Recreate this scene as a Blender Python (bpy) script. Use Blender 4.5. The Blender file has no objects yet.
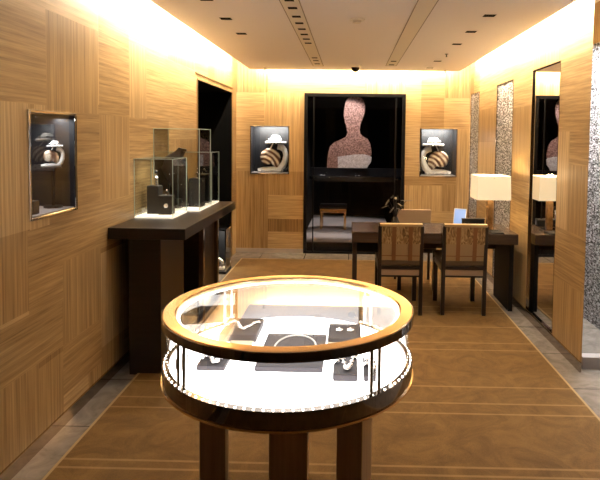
import bpy, bmesh, math, random
from mathutils import Vector, Matrix
random.seed(7)
C = bpy.context.scene
COL = C.collection
PI = math.pi
EYE = 1.63

# ------------------------------------------------------------------ materials
def new_mat(name):
    m = bpy.data.materials.new(name); m.use_nodes = True
    nt = m.node_tree; b = nt.nodes['Principled BSDF']
    return m, nt, b
def pm(name, col, rough=.5, metal=0, spec=.5, emit=None, es=0, trans=0, coat=0):
    m, nt, b = new_mat(name)
    b.inputs['Base Color'].default_value = (*col, 1)
    b.inputs['Roughness'].default_value = rough
    b.inputs['Metallic'].default_value = metal
    b.inputs['Specular IOR Level'].default_value = spec
    b.inputs['Coat Weight'].default_value = coat
    if emit:
        b.inputs['Emission Color'].default_value = (*emit, 1); b.inputs['Emission Strength'].default_value = es
    return m
def N(nt, t, **kw):
    n = nt.nodes.new(t)
    for k, v in kw.items():
        if k in n.inputs: n.inputs[k].default_value = v
        else: setattr(n, k, v)
    return n
def coords(nt, scale=(1, 1, 1)):
    tc = N(nt, 'ShaderNodeTexCoord'); mp = N(nt, 'ShaderNodeMapping')
    mp.inputs['Scale'].default_value = scale
    nt.links.new(tc.outputs['Object'], mp.inputs['Vector'])
    return mp.outputs['Vector']
def ramp(nt, fac, stops):
    r = N(nt, 'ShaderNodeValToRGB'); cr = r.color_ramp
    while len(cr.elements) < len(stops): cr.elements.new(.5)
    for e, (p, c) in zip(cr.elements, stops): e.position = p; e.color = (*c, 1)
    nt.links.new(fac, r.inputs['Fac']); return r.outputs['Color']
def grain_mat(name, dark, light, scale, rough=.38, detail=6, bump=.08, lo=.3, hi=.7, coat=0):
    m, nt, b = new_mat(name)
    v = coords(nt, scale)
    n = N(nt, 'ShaderNodeTexNoise', Scale=1.0, Detail=detail, Roughness=.62)
    nt.links.new(v, n.inputs['Vector'])
    c = ramp(nt, n.outputs['Fac'], [(lo, dark), (hi, light)])
    nt.links.new(c, b.inputs['Base Color'])
    b.inputs['Roughness'].default_value = rough
    b.inputs['Coat Weight'].default_value = coat
    bp = N(nt, 'ShaderNodeBump', Strength=bump, Distance=.01)
    nt.links.new(n.outputs['Fac'], bp.inputs['Height']); nt.links.new(bp.outputs['Normal'], b.inputs['Normal'])
    return m
WOOD = []
for k, (d, l) in enumerate([((.22, .130, .050), (.54, .375, .175)), ((.33, .215, .095), (.68, .50, .26)), ((.15, .083, .031), (.38, .24, .10))]):
    WOOD.append(grain_mat('veneer_horizontal_%d' % k, d, l, (2.2, 2.2, 75)))
    WOOD.append(grain_mat('veneer_vertical_%d' % k, d, l, (70, 70, 1.6)))
espresso = grain_mat('dark_stained_wood', (.006, .003, .002), (.015, .008, .0045), (3, 3, 40), rough=.3, bump=.02)
deskwood = grain_mat('desk_dark_wood', (.035, .022, .016), (.075, .05, .036), (2, 30, 30), rough=.22, bump=.02)
legwood = grain_mat('walnut', (.27, .17, .095), (.40, .26, .15), (40, 40, 2), rough=.35, bump=.03)
chairdark = pm('chair_dark_lacquer', (.018, .012, .011), .3)
black = pm('black_lacquer', (.006, .006, .007), .12)
blackmat = pm('black_matte', (.004, .004, .005), .6, spec=.2)
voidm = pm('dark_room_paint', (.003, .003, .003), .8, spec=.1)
chrome = pm('polished_chrome', (.80, .78, .76), .08, 1)
gold = pm('polished_rose_gold', (.90, .62, .34), .2, 1)
mirrorm = pm('mirror_silver', (.88, .86, .84), .0, 1)
smoked = pm('polished_bronze_mirror', (.42, .35, .29), .06, 1)
ceilm = pm('ceiling_paint', (.93, .90, .92), .85, spec=.2)
slabm = pm('cove_paint', (.85, .80, .72), .9)
whitem = pm('white_lacquer', (.85, .83, .80), .4)
linerm = pm('dark_grey_liner', (.007, .007, .009), .45)
silver = pm('silver_metal', (.85, .86, .9), .22, 1)
porcelain = pm('white_porcelain', (.85, .82, .78), .3)
deckm = pm('lit_deck', (.9, .9, .9), .5, emit=(1, .94, .93), es=4.6)
ledm = pm('led', (1, 1, 1), .5, emit=(1, .93, .8), es=12)
baseglow = pm('lit_base', (.9, .88, .84), .5, emit=(1, .90, .72), es=.55)
padm = pm('grey_suede', (.045, .040, .047), .75)
creamm = pm('cream_card', (.62, .52, .38), .6)
diamond = pm('diamond_jewels', (.95, .93, .93), .1, 1)
frost = pm('frosted_grey_panel', (.14, .14, .15), .3)
tanleather = pm('tan_leather', (.34, .245, .13), .45)
brownleather = pm('brown_strap_leather', (.22, .10, .04), .45)
oliveleather = pm('olive_brown_leather', (.12, .085, .05), .45)
toprail = pm('light_tan_rail', (.46, .34, .17), .4)
shadem = pm('lampshade_linen', (.80, .74, .58), .8, emit=(1, .82, .52), es=.33)
screenm = pm('lit_screen', (.2, .3, .5), .3, emit=(.30, .50, 1.0), es=.42)
leafm = pm('dark_leaf', (.012, .010, .010), .35)
vasem = pm('dark_glazed_vase', (.02, .015, .015), .15)
beige_up = pm('taupe_upholstery', (.34, .25, .17), .6)
skinm = None
def glass_mat(name, tint=(.97, .98, .97), refl=.9, base=.025):
    m = bpy.data.materials.new(name); m.use_nodes = True; nt = m.node_tree; nt.nodes.clear()
    o = N(nt, 'ShaderNodeOutputMaterial'); mix = N(nt, 'ShaderNodeMixShader')
    t = N(nt, 'ShaderNodeBsdfTransparent'); t.inputs['Color'].default_value = (*tint, 1)
    g = N(nt, 'ShaderNodeBsdfGlossy', Roughness=.0); g.inputs['Color'].default_value = (refl, refl, refl, 1)
    lw = N(nt, 'ShaderNodeLayerWeight', Blend=.5); pw = N(nt, 'ShaderNodeMath', operation='POWER'); pw.inputs[1].default_value = 4.5
    f = N(nt, 'ShaderNodeMath', operation='MULTIPLY_ADD'); f.inputs[1].default_value = .7; f.inputs[2].default_value = base
    nt.links.new(lw.outputs['Facing'], pw.inputs[0]); nt.links.new(pw.outputs[0], f.inputs[0])
    nt.links.new(f.outputs[0], mix.inputs[0]); nt.links.new(t.outputs[0], mix.inputs[1]); nt.links.new(g.outputs[0], mix.inputs[2])
    nt.links.new(mix.outputs[0], o.inputs[0]); return m
glass = glass_mat('clear_glass')
edgeglass = pm('glass_edge', (.45, .55, .50), .1, 0)

# carpet : golden brown mottled pile with thin pale woven lines across
def carpet_mat():
    m, nt, b = new_mat('golden_brown_carpet')
    v = coords(nt, (1, 1, 1))
    n1 = N(nt, 'ShaderNodeTexNoise', Scale=5.0, Detail=8, Roughness=.7, Distortion=1.2); nt.links.new(v, n1.inputs['Vector'])
    n2 = N(nt, 'ShaderNodeTexNoise', Scale=160.0, Detail=2); nt.links.new(v, n2.inputs['Vector'])
    c = ramp(nt, n1.outputs['Fac'], [(.3, (.125, .068, .020)), (.7, (.235, .138, .044))])
    mx = N(nt, 'ShaderNodeMixRGB', blend_type='MULTIPLY'); mx.inputs[0].default_value = .5
    nt.links.new(c, mx.inputs[1]); nt.links.new(ramp(nt, n2.outputs['Fac'], [(.3, (.55, .55, .55)), (.7, (1, 1, 1))]), mx.inputs[2])
    sx = N(nt, 'ShaderNodeSeparateXYZ'); nt.links.new(v, sx.inputs[0])
    acc = None
    for Y in (6.2, 6.05, 5.3, 5.16, 4.74, 4.36, 4.21, 3.57, 3.34, 3.21, 2.67, 2.60, 1.9, 1.7, 1.0):
        cm = N(nt, 'ShaderNodeMath', operation='COMPARE'); cm.inputs[1].default_value = Y; cm.inputs[2].default_value = .008
        nt.links.new(sx.outputs['Y'], cm.inputs[0])
        if acc is None: acc = cm.outputs[0]
        else:
            ad = N(nt, 'ShaderNodeMath', operation='MAXIMUM'); nt.links.new(acc, ad.inputs[0]); nt.links.new(cm.outputs[0], ad.inputs[1]); acc = ad.outputs[0]
    sc = N(nt, 'ShaderNodeMath', operation='MULTIPLY'); sc.inputs[1].default_value = .24; nt.links.new(acc, sc.inputs[0])
    m2 = N(nt, 'ShaderNodeMixRGB'); m2.inputs[2].default_value = (.60, .40, .19, 1)
    nt.links.new(sc.outputs[0], m2.inputs[0]); nt.links.new(mx.outputs[0], m2.inputs[1]); nt.links.new(m2.outputs[0], b.inputs['Base Color'])
    b.inputs['Roughness'].default_value = .75; b.inputs['Specular IOR Level'].default_value = .25
    bp = N(nt, 'ShaderNodeBump', Strength=.3, Distance=.004); nt.links.new(n2.outputs['Fac'], bp.inputs['Height']); nt.links.new(bp.outputs['Normal'], b.inputs['Normal'])
    return m
carpetm = carpet_mat()
bordm = pm('pale_carpet_edge', (.34, .24, .11), .7)
def stone_mat():
    m, nt, b = new_mat('grey_brown_stone')
    v = coords(nt)
    n = N(nt, 'ShaderNodeTexNoise', Scale=6.0, Detail=8, Roughness=.65, Distortion=2.0); nt.links.new(v, n.inputs['Vector'])
    c = ramp(nt, n.outputs['Fac'], [(.3, (.17, .15, .13)), (.7, (.29, .265, .235))])
    br = N(nt, 'ShaderNodeTexBrick', Scale=1.0); br.inputs['Mortar Size'].default_value = .004
    br.inputs['Brick Width'].default_value = .6; br.inputs['Row Height'].default_value = .6; br.offset = 0
    nt.links.new(v, br.inputs['Vector'])
    mx = N(nt, 'ShaderNodeMixRGB'); mx.inputs[2].default_value = (.08, .07, .06, 1)
    nt.links.new(br.outputs['Fac'], mx.inputs[0]); nt.links.new(c, mx.inputs[1]); nt.links.new(mx.outputs[0], b.inputs['Base Color'])
    b.inputs['Roughness'].default_value = .22
    return m
stone = stone_mat()
palestone = grain_mat('pale_stone', (.36, .33, .33), (.50, .46, .45), (4, 4, 4), rough=.3, bump=.0)
def mosaic_mat(name, s, c0, c1, st):
    m, nt, b = new_mat(name)
    v = coords(nt, s)
    vo = N(nt, 'ShaderNodeTexVoronoi', Scale=1.0); nt.links.new(v, vo.inputs['Vector'])
    c = ramp(nt, vo.outputs['Color'], [(.3, c0), (.85, c1)])
    nt.links.new(c, b.inputs['Base Color']); b.inputs['Metallic'].default_value = .55; b.inputs['Roughness'].default_value = .3
    n = N(nt, 'ShaderNodeTexNoise', Scale=.8, Detail=4); nt.links.new(v, n.inputs['Vector'])
    ad = N(nt, 'ShaderNodeMath', operation='ADD'); nt.links.new(vo.outputs['Distance'], ad.inputs[0]); nt.links.new(n.outputs['Fac'], ad.inputs[1])
    bp = N(nt, 'ShaderNodeBump', Strength=st, Distance=.03); nt.links.new(ad.outputs[0], bp.inputs['Height']); nt.links.new(bp.outputs['Normal'], b.inputs['Normal'])
    return m
mosaic = mosaic_mat('silver_mosaic', (44, 44, 100), (.035, .036, .04), (.80, .83, .90), .9)
def marbled():
    m, nt, b = new_mat('marbled_gold_fabric'); v = coords(nt, (22, 22, 9))
    n = N(nt, 'ShaderNodeTexNoise', Scale=1.0, Detail=6, Distortion=2.5); nt.links.new(v, n.inputs['Vector'])
    nt.links.new(ramp(nt, n.outputs['Fac'], [(.35, (.10, .055, .022)), (.5, (.30, .19, .08)), (.65, (.50, .38, .20))]), b.inputs['Base Color'])
    b.inputs['Roughness'].default_value = .45; return m
marbledm = marbled()
def shell_mat():
    m, nt, b = new_mat('striped_shell'); v = coords(nt, (1, 1, 1))
    w = N(nt, 'ShaderNodeTexWave', Scale=5.0, Distortion=1.5, Detail=1); w.wave_type = 'RINGS'; w.rings_direction = 'Y'
    mp = nt.nodes['Mapping']; mp.inputs['Location'].default_value = (.12, 0, -.06)
    nt.links.new(v, w.inputs['Vector'])
    nt.links.new(ramp(nt, w.outputs['Fac'], [(.15, (.17, .085, .05)), (.5, (.46, .29, .18)), (.8, (.80, .68, .52))]), b.inputs['Base Color'])
    b.inputs['Roughness'].default_value = .25; return m
shellm = shell_mat()
def bead_mat(name, a, c):
    m, nt, b = new_mat(name); v = coords(nt, (60, 60, 60))
    vo = N(nt, 'ShaderNodeTexVoronoi', Scale=1.0); nt.links.new(v, vo.inputs['Vector'])
    nt.links.new(ramp(nt, vo.outputs['Color'], [(.2, a), (.8, c)]), b.inputs['Base Color']); b.inputs['Roughness'].default_value = .5; return m
skin = bead_mat('rose_beadwork', (.20, .10, .08), (.56, .33, .27))
dressm = bead_mat('white_beadwork', (.60, .56, .56), (.90, .87, .87))
stripem = None

# ------------------------------------------------------------------ mesh helpers
class MB:
    def __init__(s): s.bm = bmesh.new(); s.smooth = False
    def box(s, x0, x1, y0, y1, z0, z1, M=None, mi=0):
        vs = [s.bm.verts.new(Vector((x, y, z)) if M is None else M @ Vector((x, y, z))) for z in (z0, z1) for x, y in ((x0, y0), (x1, y0), (x1, y1), (x0, y1))]
        for f in ((3, 2, 1, 0), (4, 5, 6, 7), (0, 1, 5, 4), (1, 2, 6, 5), (2, 3, 7, 6), (3, 0, 4, 7)):
            s.bm.faces.new([vs[i] for i in f]).material_index = mi
        return s
    def quad(s, pts, mi=0):
        f = s.bm.faces.new([s.bm.verts.new(p) for p in pts]); f.material_index = mi; return s
    def lathe(s, prof, c=(0, 0, 0), n=32, a0=0, a1=2*PI, closed_prof=False):
        full = abs(a1-a0-2*PI) < 1e-6; m = n if full else n+1
        rings = []
        for i in range(m):
            a = a0+(a1-a0)*i/n
            rings.append([s.bm.verts.new((c[0]+r*math.cos(a), c[1]+r*math.sin(a), c[2]+z)) for r, z in prof])
        k = len(prof)
        for i in range(n if full else n):
            A, B = rings[i], rings[(i+1) % m]
            for j in range(k if closed_prof else k-1):
                j2 = (j+1) % k
                vs = [A[j], B[j], B[j2], A[j2]]
                vs2 = []
                for v in vs:
                    if all((v.co-w.co).length > 1e-7 for w in vs2): vs2.append(v)
                if len(vs2) > 2:
                    try: s.bm.faces.new(vs2)
                    except ValueError: pass
        if not full and closed_prof:
            s.bm.faces.new(rings[0]); s.bm.faces.new(rings[-1][::-1])
        s.smooth = True
        return s
    def tube(s, pts, rad, n=8, closed=False, M=None, flat=1.0):
        pts = [Vector(p) for p in pts]; L = len(pts)
        R = rad if isinstance(rad, (list, tuple)) else [rad]*L
        rings = []; up = None
        for i, p in enumerate(pts):
            a = pts[(i-1) % L] if closed or i else pts[0]; b = pts[(i+1) % L] if closed or i < L-1 else pts[-1]
            t = (b-a).normalized()
            if up is None: up = t.orthogonal().normalized()
            up = (up - t*up.dot(t)).normalized(); w = t.cross(up)
            rings.append([s.bm.verts.new((lambda q: M @ q if M else q)(p + (up*math.cos(2*PI*k/n) + w*math.sin(2*PI*k/n)*flat)*R[i])) for k in range(n)])
        for i in range(L if closed else L-1):
            A, B = rings[i], rings[(i+1) % L]
            for k in range(n): s.bm.faces.new((A[k], A[(k+1) % n], B[(k+1) % n], B[k]))
        if not closed: s.bm.faces.new(rings[0][::-1]); s.bm.faces.new(rings[-1])
        s.smooth = True
        return s
    def ball(s, c, r, seg=12, sc=(1, 1, 1), M=None):
        mt = Matrix.Translation(c) @ Matrix.Diagonal((*[r*k for k in sc], 1))
        if M: mt = M @ mt
        bmesh.ops.create_uvsphere(s.bm, u_segments=seg, v_segments=max(6, seg*2//3), radius=1, matrix=mt)
        s.smooth = True; return s
    def prism(s, poly, y0, y1):      # polygon in xz, extruded along y
        A = [s.bm.verts.new((x, y0, z)) for x, z in poly]; B = [s.bm.verts.new((x, y1, z)) for x, z in poly]
        s.bm.faces.new(A); s.bm.faces.new(B[::-1]); n = len(poly)
        for i in range(n): s.bm.faces.new((A[i], B[i], B[(i+1) % n], A[(i+1) % n]))
        return s
def obj(name, mb, mats, parent=None, loc=None, bevel=0, smooth=None):
    bmesh.ops.recalc_face_normals(mb.bm, faces=mb.bm.faces[:])
    me = bpy.data.meshes.new(name); mb.bm.to_mesh(me); mb.bm.free()
    for m in (mats if isinstance(mats, list) else [mats]): me.materials.append(m)
    o = bpy.data.objects.new(name, me); COL.objects.link(o)
    if parent is not None: o.parent = parent
    if loc is not None: o.location = loc
    if mb.smooth or smooth:
        for p in me.polygons: p.use_smooth = True
        try: me.set_sharp_from_angle(angle=math.radians(38))
        except Exception: pass
    if bevel:
        b = o.modifiers.new('bevel', 'BEVEL'); b.width = bevel; b.segments = 2; b.limit_method = 'ANGLE'
    return o
def thing(name, label, cat, loc=(0, 0, 0), rz=0, group=None):
    o = bpy.data.objects.new(name, None); COL.objects.link(o); o.empty_display_size = .05
    o.location = loc; o.rotation_euler = (0, 0, rz)
    return tag(o, label, cat, group)
def tag(o, label, cat, group=None):
    o['label'] = label; o['category'] = cat
    if group: o['group'] = group
    return o
def struct(name, mb, mats, loc=None, bevel=0):
    o = obj(name, mb, mats, None, loc, bevel); o['kind'] = 'structure'; return o
def copy_tree(o, parent=None):
    c = o.copy(); COL.objects.link(c); c.parent = parent
    for ch in list(o.children): copy_tree(ch, c)
    return c
def dup(o, loc, rz, label):
    c = copy_tree(o); c.location = loc; c.rotation_euler = (0, 0, rz); c['label'] = label; return c
def area(name, loc, size, power, col, rot=(0, 0, 0), sy=None, parent=None, spread=None):
    l = bpy.data.lights.new(name, 'AREA'); l.energy = power; l.color = col; l.size = size
    if sy: l.shape = 'RECTANGLE'; l.size_y = sy
    if spread: l.spread = spread
    o = bpy.data.objects.new(name, l); COL.objects.link(o); o.location = loc; o.rotation_euler = rot; o.parent = parent; return o
def spot(name, loc, power, col, ang, blend=.6, rot=(0, 0, 0), rad=.03):
    l = bpy.data.lights.new(name, 'SPOT'); l.energy = power; l.color = col; l.spot_size = ang; l.spot_blend = blend; l.shadow_soft_size = rad
    o = bpy.data.objects.new(name, l); COL.objects.link(o); o.location = loc; o.rotation_euler = rot; return o

# ------------------------------------------------------------------ room
XL, XR, YB, YF, ZC, ZT = -1.59, 1.65, 7.75, -1.5, 2.54, 2.86
XRR = 2.18           # the right wall where the room widens
YP = 3.86            # near end of the veneered right wall

def patch_wall(name, axis, pos, a0, a1, z0, z1, holes, explicit=(), seed=1, cw=.47, flip=False, thick=.0, fixed_cols=None):
    """a wall of veneer patches of alternating grain; real openings are left where holes are"""
    rnd = random.Random(seed)
    cols = fixed_cols or []
    if not cols:
        a = a0
        while a < a1-.05:
            w = cw*rnd.choice((.6, .9, 1.0, 1.15)); b = min(a1, a+w)
            if a1-b < .15: b = a1
            cols.append((a, b)); a = b
    rects = []
    for i, (ca, cb) in enumerate(cols):
        z = z0; k = i
        first = True
        while z < z1-.02:
            h = rnd.choice((.3, .45, .55, .62)); 
            if first: h *= rnd.choice((.5, 1)); first = False
            zb = min(z1, z+h)
            if z1-zb < .12: zb = z1
            rects.append([ca, cb, z, zb, (k % 2) + 2*rnd.choice((0, 0, 1, 2))]); k += 1; z = zb
    av = sorted({a0, a1, *[r[0] for r in rects], *[r[1] for r in rects], *[e[0] for e in explicit], *[e[1] for e in explicit], *[h[0] for h in holes], *[h[1] for h in holes]})
    zv = sorted({z0, z1, *[r[2] for r in rects], *[r[3] for r in rects], *[e[2] for e in explicit], *[e[3] for e in explicit], *[h[2] for h in holes], *[h[3] for h in holes]})
    av = [a for a in av if a0 <= a <= a1]; zv = [z for z in zv if z0 <= z <= z1]
    mb = MB()
    for i in range(len(av)-1):
        for j in range(len(zv)-1):
            ac, zc = (av[i]+av[i+1])/2, (zv[j]+zv[j+1])/2
            if any(h[0] < ac < h[1] and h[2] < zc < h[3] for h in holes): continue
            mi = 0
            for r in rects:
                if r[0] <= ac <= r[1] and r[2] <= zc <= r[3]: mi = r[4]; break
            for e in explicit:
                if e[0] <= ac <= e[1] and e[2] <= zc <= e[3]: mi = e[4]
            p = [(av[i], zv[j]), (av[i+1], zv[j]), (av[i+1], zv[j+1]), (av[i], zv[j+1])]
            mb.quad([((pos, a, z) if axis == 'x' else (a, pos, z)) for a, z in p], mi)
    bmesh.ops.remove_doubles(mb.bm, verts=mb.bm.verts[:], dist=1e-5)
    return struct(name, mb, WOOD)

# left wall: openings = wall showcase, doorway
SH = (2.715, 3.19, 1.195, 1.752)
DR = (5.75, 7.44, .0, 2.215)
H0, V0, H1, V1, H2, V2 = 0, 1, 2, 3, 4, 5
patch_wall('wall_left', 'x', XL, YF, YB, 0, ZT, [SH, DR], seed=3, explicit=[
    (2.15, 2.72, 1.155, 1.78, V1), (2.0, 2.89, 1.78, 2.22, H0), (2.0, 2.95, 2.22, ZT, H1), (2.89, 3.49, 1.76, 2.28, V0), (2.89, 3.49, 2.28, ZT, H1),
    (3.16, 3.50, 1.20, 1.76, H0), (2.72, 3.16, 1.10, 1.76, V1), (3.50, 3.98, 1.20, 1.76, V0), (3.50, 3.98, 1.76, ZT, H0), (3.98, 4.32, 1.76, 2.30, V1), (3.98, 4.32, 2.30, ZT, H1),
    (3.98, 5.0, 1.0, 1.76, H0), (4.32, 4.85, 1.76, ZT, H1), (4.85, 5.65, 2.30, 2.6, V0), (4.85, 5.75, 1.6, 2.30, H1), (2.9, 3.98, .9, 1.20, H0),
    (2.70, 3.03, .70, 1.15, H0), (2.2, 2.70, .75, 1.155, V0), (2.2, 3.02, .45, .73, H0), (3.03, 3.50, .45, .92, V0), (3.50, 3.98, .25, .87, V1), (3.02, 3.50, .16, .45, H0), (2.2, 3.02, .0, .42, V0),
    (5.0, 5.75, 1.0, 1.6, V0)])
# back wall
SL = (-1.39, -.852, 1.112, 1.785); SR = (.975, 1.487, 1.105, 1.775)
VW = (-.640, .768, .0, 2.247)
patch_wall('wall_back', 'y', YB, XL, XR, 0, ZT, [SL, SR, VW], seed=8, explicit=[
    (XL, -1.2, 1.15, 2.25, H1), (-1.2, -.64, 1.78, 2.25, V1), (XL, -1.15, 2.25, ZT, V0), (-1.15, -.64, 2.25, ZT, H1), (-.64, .2, 2.25, ZT, H1), (.2, .768, 2.25, ZT, V1), (-.86, -.64, 1.1, 1.78, V1),
    (XL, -1.14, 0, 1.15, V0), (-1.14, -.64, .82, 1.15, V0), (-1.14, -.64, .48, .82, H1), (-1.14, -.64, .30, .48, V2), (-1.14, -.64, 0, .30, H1),
    (.768, .98, 1.1, ZT, H1), (.98, 1.3, 1.77, ZT, H0), (1.3, XR, 1.77, 2.2, H1), (1.3, XR, 2.2, ZT, V0), (1.487, XR, .6, 1.77, V1), (.768, 1.487, .98, 1.105, H0), (.768, 1.3, .62, .98, V1), (1.3, 1.487, .62, 1.0, V0), (.768, 1.487, 0, .62, H1)])
# right wall with mirror and two mosaic strips let in
MR = (4.43, 5.10, .075, 2.26); M2 = (5.68, 6.32, .075, 2.245); M1 = (7.17, 7.66, .075, 2.245)
patch_wall('wall_right', 'x', XR, YP, YB, 0, ZT, [MR, M2, M1], seed=5, explicit=[
    (YP, 4.43, 2.26, ZT, H1), (YP, 4.43, 1.45, 2.26, H0), (YP, 4.2, .95, 1.45, V0), (4.2, 4.43, .95, 1.7, V1), (YP, 4.43, .55, .95, H0), (YP, 4.43, 0, .55, V0),
    (4.43, 5.10, 2.26, ZT, V1), (5.10, 5.68, 1.95, ZT, H1), (5.10, 5.68, 1.25, 1.95, V0), (5.10, 5.68, .75, 1.25, H0), (5.1, 5.68, 0, .75, V0), (5.68, 6.32, 2.245, ZT, H1),
    (6.32, 7.17, 1.6, 2.0, V0), (6.32, 7.17, 2.0, ZT, H1), (6.32, 7.17, .9, 1.6, V1)])
# the wall's near end and where the room widens
struct('wall_right_end', MB().quad([(XR, YP, 0), (XR+.06, YP+.145, 0), (XR+.06, YP+.145, ZT), (XR, YP, ZT)]), WOOD[1])
patch_wall('wall_right_return', 'x', XR+.06, YP+.145, YB, 0, ZT, [], seed=4)
patch_wall('wall_right_near', 'x', XRR, YF, 3.4, 0, ZT, [], seed=6)
patch_wall('wall_right_top', 'x', XRR, 3.4, YB, 2.5, ZT, [], seed=9)
patch_wall('wall_front', 'y', YF, XL, XRR, 0, ZT, [(-1.4, -.75, 0, 2.5), (-.45, .25, 0, 2.5), (.55, 1.2, 0, 2.5), (1.45, 2.0, 0, 2.5)], seed=11)
for i, (a, b) in enumerate(((-1.4, -.75), (-.45, .25), (.55, 1.2), (1.45, 2.0))): struct('door_%d' % (i+2), MB().box(a, b, YF-.05, YF-.02, 0, 2.5), blackmat)  # unseen black panels, added so the case rims reflect dark segments
patch_wall('wall_right_back', 'y', YB, XR+.06, XRR, 0, ZT, [], seed=12)
mb = MB(); mb.quad([(XRR, 3.4, .0), (XRR, YB, .0), (XRR, YB, 2.5), (XRR, 3.4, 2.5)])
struct('wall_right_mosaic', mb, mosaic)
area('mosaic_fill_light', (1.92, 4.6, 2.48), .2, 60, (1, .97, .94), (0, 0, 0), 1.6)  # added light without a fixture, brightens the mosaic wall
struct('trim_1', MB().box(XR+.035, XRR-.005, YP+.06, YP+.14, 0, .085), palestone)

mb = MB(); mb.box(XL, XRR, YF, YB+.0, -.05, 0); struct('floor', mb, stone)
# dropped ceiling panel with an open cove on three sides, slab above it
CX0, CX1, CY1 = -1.36, 1.46, 7.52
mb = MB(); mb.box(CX0, CX1, YF+.0, CY1, ZC, ZC+.06); struct('ceiling', mb, ceilm)
mb = MB(); mb.box(XL-.02, XRR+.02, YF-.02, YB+.02, ZT, ZT+.05); struct('ceiling_slab', mb, slabm)
# raised lip hiding the cove lights
# skirtings
struct('baseboard_left', MB().box(XL, XL+.012, YF, 5.74, 0, .07), smoked)
struct('baseboard_right', MB().box(XR-.012, XR, YP, YB-.012, 0, .07), smoked)
mb = MB().box(XL, -.64, YB-.012, YB, 0, .06).box(.768, XR-.012, YB-.012, YB, 0, .06); struct('baseboard_back', mb, palestone)
# dark doorway in the left wall
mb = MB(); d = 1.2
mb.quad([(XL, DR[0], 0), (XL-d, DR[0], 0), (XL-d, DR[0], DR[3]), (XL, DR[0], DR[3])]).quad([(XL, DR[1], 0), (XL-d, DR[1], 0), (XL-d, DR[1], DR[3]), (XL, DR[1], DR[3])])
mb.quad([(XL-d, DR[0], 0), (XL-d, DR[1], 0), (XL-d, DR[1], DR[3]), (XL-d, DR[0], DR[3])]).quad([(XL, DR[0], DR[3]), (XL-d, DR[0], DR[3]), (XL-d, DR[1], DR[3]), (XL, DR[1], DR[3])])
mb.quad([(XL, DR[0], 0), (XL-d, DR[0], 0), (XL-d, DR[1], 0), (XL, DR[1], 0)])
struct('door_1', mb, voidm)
mb = MB().box(XL, XL+.012, DR[0]-.06, DR[1]+.06, DR[3]+.06, DR[3]+.072).box(XL, XL+.01, DR[0]-.012, DR[0], 0, DR[3]).box(XL, XL+.01, DR[1], DR[1]+.012, 0, DR[3]).box(XL, XL+.01, DR[0], DR[1], DR[3], DR[3]+.012)
struct('trim_2', mb, WOOD[5])
# carpet
cp = obj('carpet', MB().box(-1.41, 1.465, YF+.3, 7.29, 0, .012), carpetm)
tag(cp, 'golden brown wool carpet with thin pale lines across', 'carpet')
mb = MB().box(-1.425, -1.41, YF+.3, 7.305, 0, .0125).box(1.465, 1.48, YF+.3, 7.305, 0, .0125).box(-1.41, 1.465, 7.29, 7.305, 0, .0125)
obj('border', mb, bordm, cp)

# mirror and mosaic strips on the right wall
t = thing('wall_mirror', 'tall frameless mirror set in right wall, reflecting desk and lamp', 'mirror', (XR, (MR[0]+MR[1])/2, MR[2]))
hw = (MR[1]-MR[0])/2; hh = MR[3]-MR[2]
obj('mirror_glass', MB().box(.012, .03, -hw, hw, 0, hh), mirrorm, t)
mb = MB().box(-.002, .012, -hw, -hw+.006, 0, hh).box(-.002, .012, hw-.006, hw, 0, hh).box(-.002, .012, -hw+.006, hw-.006, 0, .006).box(-.002, .012, -hw+.006, hw-.006, hh-.006, hh)
obj('edge_frame', mb, smoked, t)
for r, lab in ((M2, 'silver mosaic strip on right wall, directly behind the lampshade'), (M1, 'silver mosaic strip on right wall nearest the room corner')):
    cy = (r[0]+r[1])/2; h = (r[1]-r[0])/2
    o = thing('mosaic_panel', lab, 'wall panel', (XR, cy, r[2]), group='silver mosaic strips')
    obj('tile_field', MB().box(.008, .03, -h, h, 0, r[3]-r[2]), mosaic, o)
    mb = MB().box(-.002, .008, -h, -h+.008, 0, r[3]-r[2]).box(-.002, .008, h-.008, h, 0, r[3]-r[2])
    obj('edge_frame', mb, smoked, o)

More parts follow.
